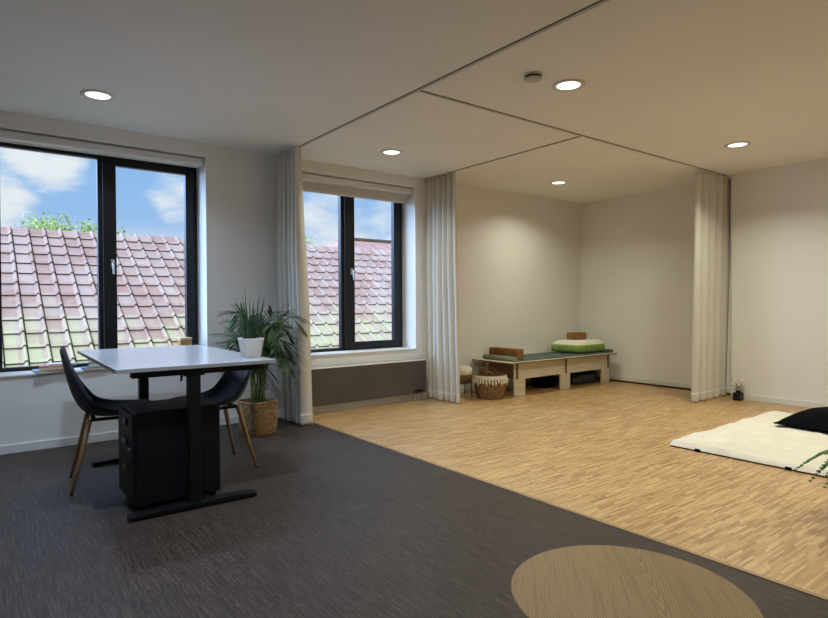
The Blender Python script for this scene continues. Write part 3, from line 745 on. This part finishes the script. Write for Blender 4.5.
q = MB().lathe([(.132,.265),(.138,.285),(.130,.33),(.105,.352),(.06,.36),(.0,.358)],40,fn=lambda a,z:1+.03*math.sin(a*9+z*20),cap=False).obj('cloth_liner', CREAMFRINGE, ps, True); q['label'] = 'bulging cream cloth liner'
MB().lathe([(.130,.165),(.134,.170),(.130,.176),(.124,.170),(.130,.165)],40,cap=False).obj('ring', BLACKMETAL, ps, True)
for k_ in range(4):
    a = .5+k_*PI/2; MB().tube([(.128*math.cos(a),.128*math.sin(a),.23),(.128*math.cos(a),.128*math.sin(a),.17),(.14*math.cos(a),.14*math.sin(a),0)],.005,8).obj('leg', BLACKMETAL, ps, True)

# ------------------------------------------------------------------ vase by the right wall
vs_ = thing('flower_vase', 'small square black vase of dried white flowers on the floor by the right wall', 'vase', (6.82,2.93,0))
MB().box((-.043,-.043,0),(.043,.043,.088)).obj('body', VASEM, vs_, bevel=.008, seg=3)
MB().lathe([(.024,.088),(.024,.104),(.028,.108),(.020,.108),(.018,.09)],24).obj('neck', VASEM, vs_, True)
st = MB(); fl_ = MB()
for i in range(22):
    az = i*2.399; le = .012+.045*math.sqrt(i/22); h_ = .19+.06*rnd.random()-.03*(i/22)
    st.tube([(0,0,.09),(le*.4*math.cos(az),le*.4*math.sin(az),.15),(le*math.cos(az),le*math.sin(az),h_)],.0012,4)
    fl_.lathe([(.001,-.009),(.011,-.003),(.012,.004),(.001,.011)],7,(le*math.cos(az),le*math.sin(az),h_))
st.obj('stems', STEMM, vs_); fl_.obj('dried_flowers', GLASSBULB, vs_, True)

# ------------------------------------------------------------------ futon and black pillow
FX0, FX1, FY0, FY1, FH = 4.255, 6.17, .93, 2.34, .050
ft = thing('futon', 'flat cream white futon mattress lying on the parquet', 'mattress', ((FX0+FX1)/2,(FY0+FY1)/2,0))
hx, hy = (FX1-FX0)/2, (FY1-FY0)/2
from mathutils import noise as mn
m = MB(); NX, NY = 90, 60
def edge(u): return 1-max(0,(abs(u)-.965)/.035)**2.2
top = []
for j in range(NY+1):
    row = []
    for i in range(NX+1):
        u, v_ = -1+2*i/NX, -1+2*j/NY
        e = min(edge(u), edge(v_)); n_ = mn.fractal(Vector((u*5.5,v_*3.8,1.3)),.8,2.2,4)*.011 + mn.noise(Vector((u*2,v_*1.5,4)))*.006
        n_ -= .012*max(0,1-min(math.hypot((u-a_)*hx,(v_-b2_)*hy) for a_ in (-.6,-.2,.2,.6) for b2_ in (-.5,0,.5))/.07)
        wob = 1+.006*mn.noise(Vector((u*6,v_*6,9)))
        row.append((u*hx*wob, v_*hy*wob, .012+(FH-.012)*max(.0,e)**.5*1.0+n_*e))
    top.append(row)
m.grid(top)
ring = [top[0][i] for i in range(NX+1)]+[top[j][NX] for j in range(1,NY+1)]+[top[NY][i] for i in range(NX-1,-1,-1)]+[top[j][0] for j in range(NY-1,0,-1)]
m.grid([ring,[(p[0]*.998,p[1]*.998,.010) for p in ring]],True)
m.obj('mattress', mat('futon_cotton', (228,220,204), .9, 0, .2, mottled((224,215,199), (232,224,209), 7, .9, .04)), ft, True)
MB().box((-hx+.012,-hy+.012,0),(hx-.012,hy-.012,.012)).obj('underlay', PILB, ft)
for yy in (-.12,.48): MB().box((-hx-.004,yy-.02,0),(-hx+.06,yy+.02,.022)).obj('strap', PILB, ft, bevel=.003)
pw = thing('pillow', 'large black pillow lying on the far end of the white futon', 'pillow', (5.76,1.48,FH+.022), 0)
rows = []
for j in range(41):
    row = []
    for i in range(33):
        u, v_ = -1+2*i/32, -1+2*j/40
        h_ = ((1-abs(u)**2.4)*(1-abs(v_)**2.8)); h_ = max(h_,0)**.62
        pin = 1-.05*(1-abs(v_)**2)*0-.04*(abs(u)**2)*(1-v_*v_)*0
        row.append((u*.37*(1+.03*abs(u*v_)), v_*.53*(1+.03*abs(u*v_)), .012+.135*h_+.008*mn.fractal(Vector((u*3,v_*3,7)),.9,2,3)*h_))
    rows.append(row)
bot = [[(p[0],p[1],.004+.004*0) for p in r_] for r_ in rows]
m = MB().grid(rows); m.grid(bot)
ringt = lambda R: [R[0][i] for i in range(33)]+[R[j][32] for j in range(1,41)]+[R[40][i] for i in range(31,-1,-1)]+[R[j][0] for j in range(39,0,-1)]
m.grid([ringt(rows),ringt(bot)],True)
m.obj('cover', PILB, pw, True)
MB().tube([(p[0],p[1],.010) for p in ringt(rows)]+[(ringt(rows)[0][0],ringt(rows)[0][1],.010)],.004,6,False).obj('piping', PILB, pw, True)

# ------------------------------------------------------------------ round table in the foreground
tb = thing('round_side_table', 'round oak table cut off by the bottom edge of the picture', 'table', (1.188,.747,0))
MB().lathe([(.225,.426),(.262,.443),(.2665,.446),(.2668,.449),(.2655,.45),(.0,.45)],96).obj('table_top', OAK, tb, bevel=0)
for k_ in range(3):
    a = .4+k_*2*PI/3; lg = MB().tube([(.13*math.cos(a),.13*math.sin(a),.431),(.21*math.cos(a),.21*math.sin(a),0)],[.018,.012],12).obj('leg', OAK, tb, True)
MB().lathe([(.15,.415),(.15,.431)],32).obj('leg_plate', BLACKMETAL, tb)

# ------------------------------------------------------------------ outside
structure(MB().box((-40,YO+.1,-3.4),(60,80,-3.2)).obj('ground', GRASS))
nb = thing('neighbouring_building', 'long building with a red and yellowish clay tile roof outside the windows', 'building', (5.5,11.2,-3.2))
RY, RZ, TAN = 11.2, 2.335, math.tan(math.radians(30))
XA, XB, EY = -2.0, 13.0, 7.0
def w2l(p): return (p[0]-5.5, p[1]-11.2, p[2]+3.2)
CW, RL = .23, .2745
ncol, nrow = int((XB-XA)/CW), int((RY-EY)/RL)+1
pf = [(0,.0),(.70,.0),(.735,.005),(.77,.018),(.81,.030),(.85,.034),(.89,.030),(.925,.016),(.94,-.016),(.992,-.016)]
XS_ = [(XA+(c_+u)*CW, h_) for c_ in range(ncol) for u, h_ in pf]
m = MB(); rows = []
for r_ in range(nrow):
    yt, yb = RY-r_*RL, RY-(r_+1)*RL-.012
    # each course tilts up to a lip that overhangs the course below with an open joint
    for yy, lift in ((yt,.004),(yb,.027),(yb+.001,.018),(yb+.07,.014)):
        rows.append([w2l((x,yy,RZ-(RY-yy)*TAN+lift+h_)) for x, h_ in XS_])
m.grid(rows)
rf = m.obj('tiled_roof', TILE, nb, False)
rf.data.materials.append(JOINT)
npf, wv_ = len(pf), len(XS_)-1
for p_ in rf.data.polygons:                      # shade in the joints between courses and beside each roll is painted dark
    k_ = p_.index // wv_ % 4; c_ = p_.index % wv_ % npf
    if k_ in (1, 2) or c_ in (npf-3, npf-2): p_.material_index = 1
# shift of the texture frame: object space equals local, so colour cells use world-like coordinates
rf.data.transform(Matrix.Translation((5.5,11.2,0))); rf.location = (-5.5,-11.2,0)
MB().prism([(EY-11.2+.1,RZ-(RY-EY)*TAN+3.2-.10),(0,RZ+3.2-.07),(4.2,RZ-(RY-EY)*TAN+3.2-.1),(4.2,RZ-(RY-EY)*TAN+3.2-.02),(0,RZ+3.2-.01),(EY-11.2+.1,RZ-(RY-EY)*TAN+3.2-.03)],'x',XA-5.5,XB-5.5).obj('roof_deck', TILEPLAIN, nb)
MB().box(w2l((XA+.2,EY+.3,-3.2)),w2l((XB-.2,RY+3.6,-.1))).obj('wall', RENDERW, nb)
MB().prism([(EY+.3-11.2,3.1),(0,RZ+3.2-.14),(3.6,3.1)],'x',XA+.2-5.5,XB-.2-5.5).obj('gable', RENDERW, nb)
MB().tube([w2l((XA,EY-.04,RZ-(RY-EY)*TAN-.08)),w2l((XB,EY-.04,RZ-(RY-EY)*TAN-.08))],.06,10).obj('gutter', SLATE, nb, True)

hb2 = thing('hipped_roof_house', 'farther house with a plain pinkish hipped roof seen behind the tile roof', 'building', (12.5,17.5,-3.2))
m = MB(); n = 0
V = [(-5.2,-4.2,4.75),(6.5,-4.2,4.75),(6.5,4.2,4.75),(-5.2,4.2,4.75),(-2.2,0,6.52),(4.0,0,6.52)]
m.v += V; m.f += [(0,1,5,4),(2,3,4,5),(1,2,5),(3,0,4),(3,2,1,0)]
m.obj('roof', TILEPLAIN, hb2)
MB().tube([V[4],V[5]],.09,8).tube([V[0],V[4]],.07,8).tube([V[1],V[5]],.07,8).obj('ridge_tiles', TRUNK, hb2, True)
MB().box((-4.9,-3.9,0),(6.2,3.9,4.74)).obj('wall', RENDERW, hb2)
MB().obox((1.4,-2.15,5.70),(2.6,1.7,.05),0,0,math.atan2(1.77,4.2)).obj('solar_panel', SLATE, hb2)

def tree(label, loc, h, spread, seed, n, trunk_h, leaf=.11):
    t_ = thing('garden_tree', label, 'tree', loc, 0, 'trees beyond the roofs')
    rn = random.Random(seed); tr = MB(); lf = MB()
    tr.tube([(0,0,0),(.05,.02,trunk_h*.5),(0,.05,trunk_h)],[.16,.13,.09],8)
    ends = []
    for i in range(22):
        az = i*2.399; el = rn.uniform(.25,1.0); r_ = spread*rn.uniform(.5,1.0)
        p0 = Vector((0,.05,trunk_h*rn.uniform(.75,1))); p2 = Vector((r_*math.cos(az)*math.cos(el*.9),r_*math.sin(az)*math.cos(el*.9),trunk_h+(h-trunk_h)*math.sin(el)*rn.uniform(.7,1.0)))
        p1 = p0.lerp(p2,.5)+Vector((rn.uniform(-.15,.15),rn.uniform(-.15,.15),.12))
        tr.tube([p0,p1,p2],[.045,.026,.008],5); ends += [p1.lerp(p2,q_) for q_ in (.3,.6,.85,1)]
    for i in range(n):
        c_ = rn.choice(ends)+Vector((rn.gauss(0,.16),rn.gauss(0,.16),rn.gauss(0,.11)))
        a1 = Vector((rn.gauss(0,1),rn.gauss(0,1),rn.gauss(0,.5))).normalized(); a2 = a1.cross(Vector((rn.gauss(0,1),rn.gauss(0,1),1))).normalized()
        L = leaf*rn.uniform(.6,1.2); n_ = len(lf.v)
        lf.v += [tuple(c_-a1*L*.5),tuple(c_+a2*L*.3),tuple(c_+a1*L*.5),tuple(c_-a2*L*.3)]; lf.f.append((n_,n_+1,n_+2,n_+3))
    tr.obj('trunk', TRUNK, t_, True); lf.obj('foliage', TREELEAF, t_, solid=.002)
tree('light green open-crowned tree beyond the roof in the left window pane', (1.95,17.0,-3.2), 6.95, 1.55, 4, 2300, 5.2)
tree('small light green treetop beyond the roofs in the window behind the curtain', (11.9,22.4,-3.2), 7.45, 1.3, 11, 1500, 5.6)
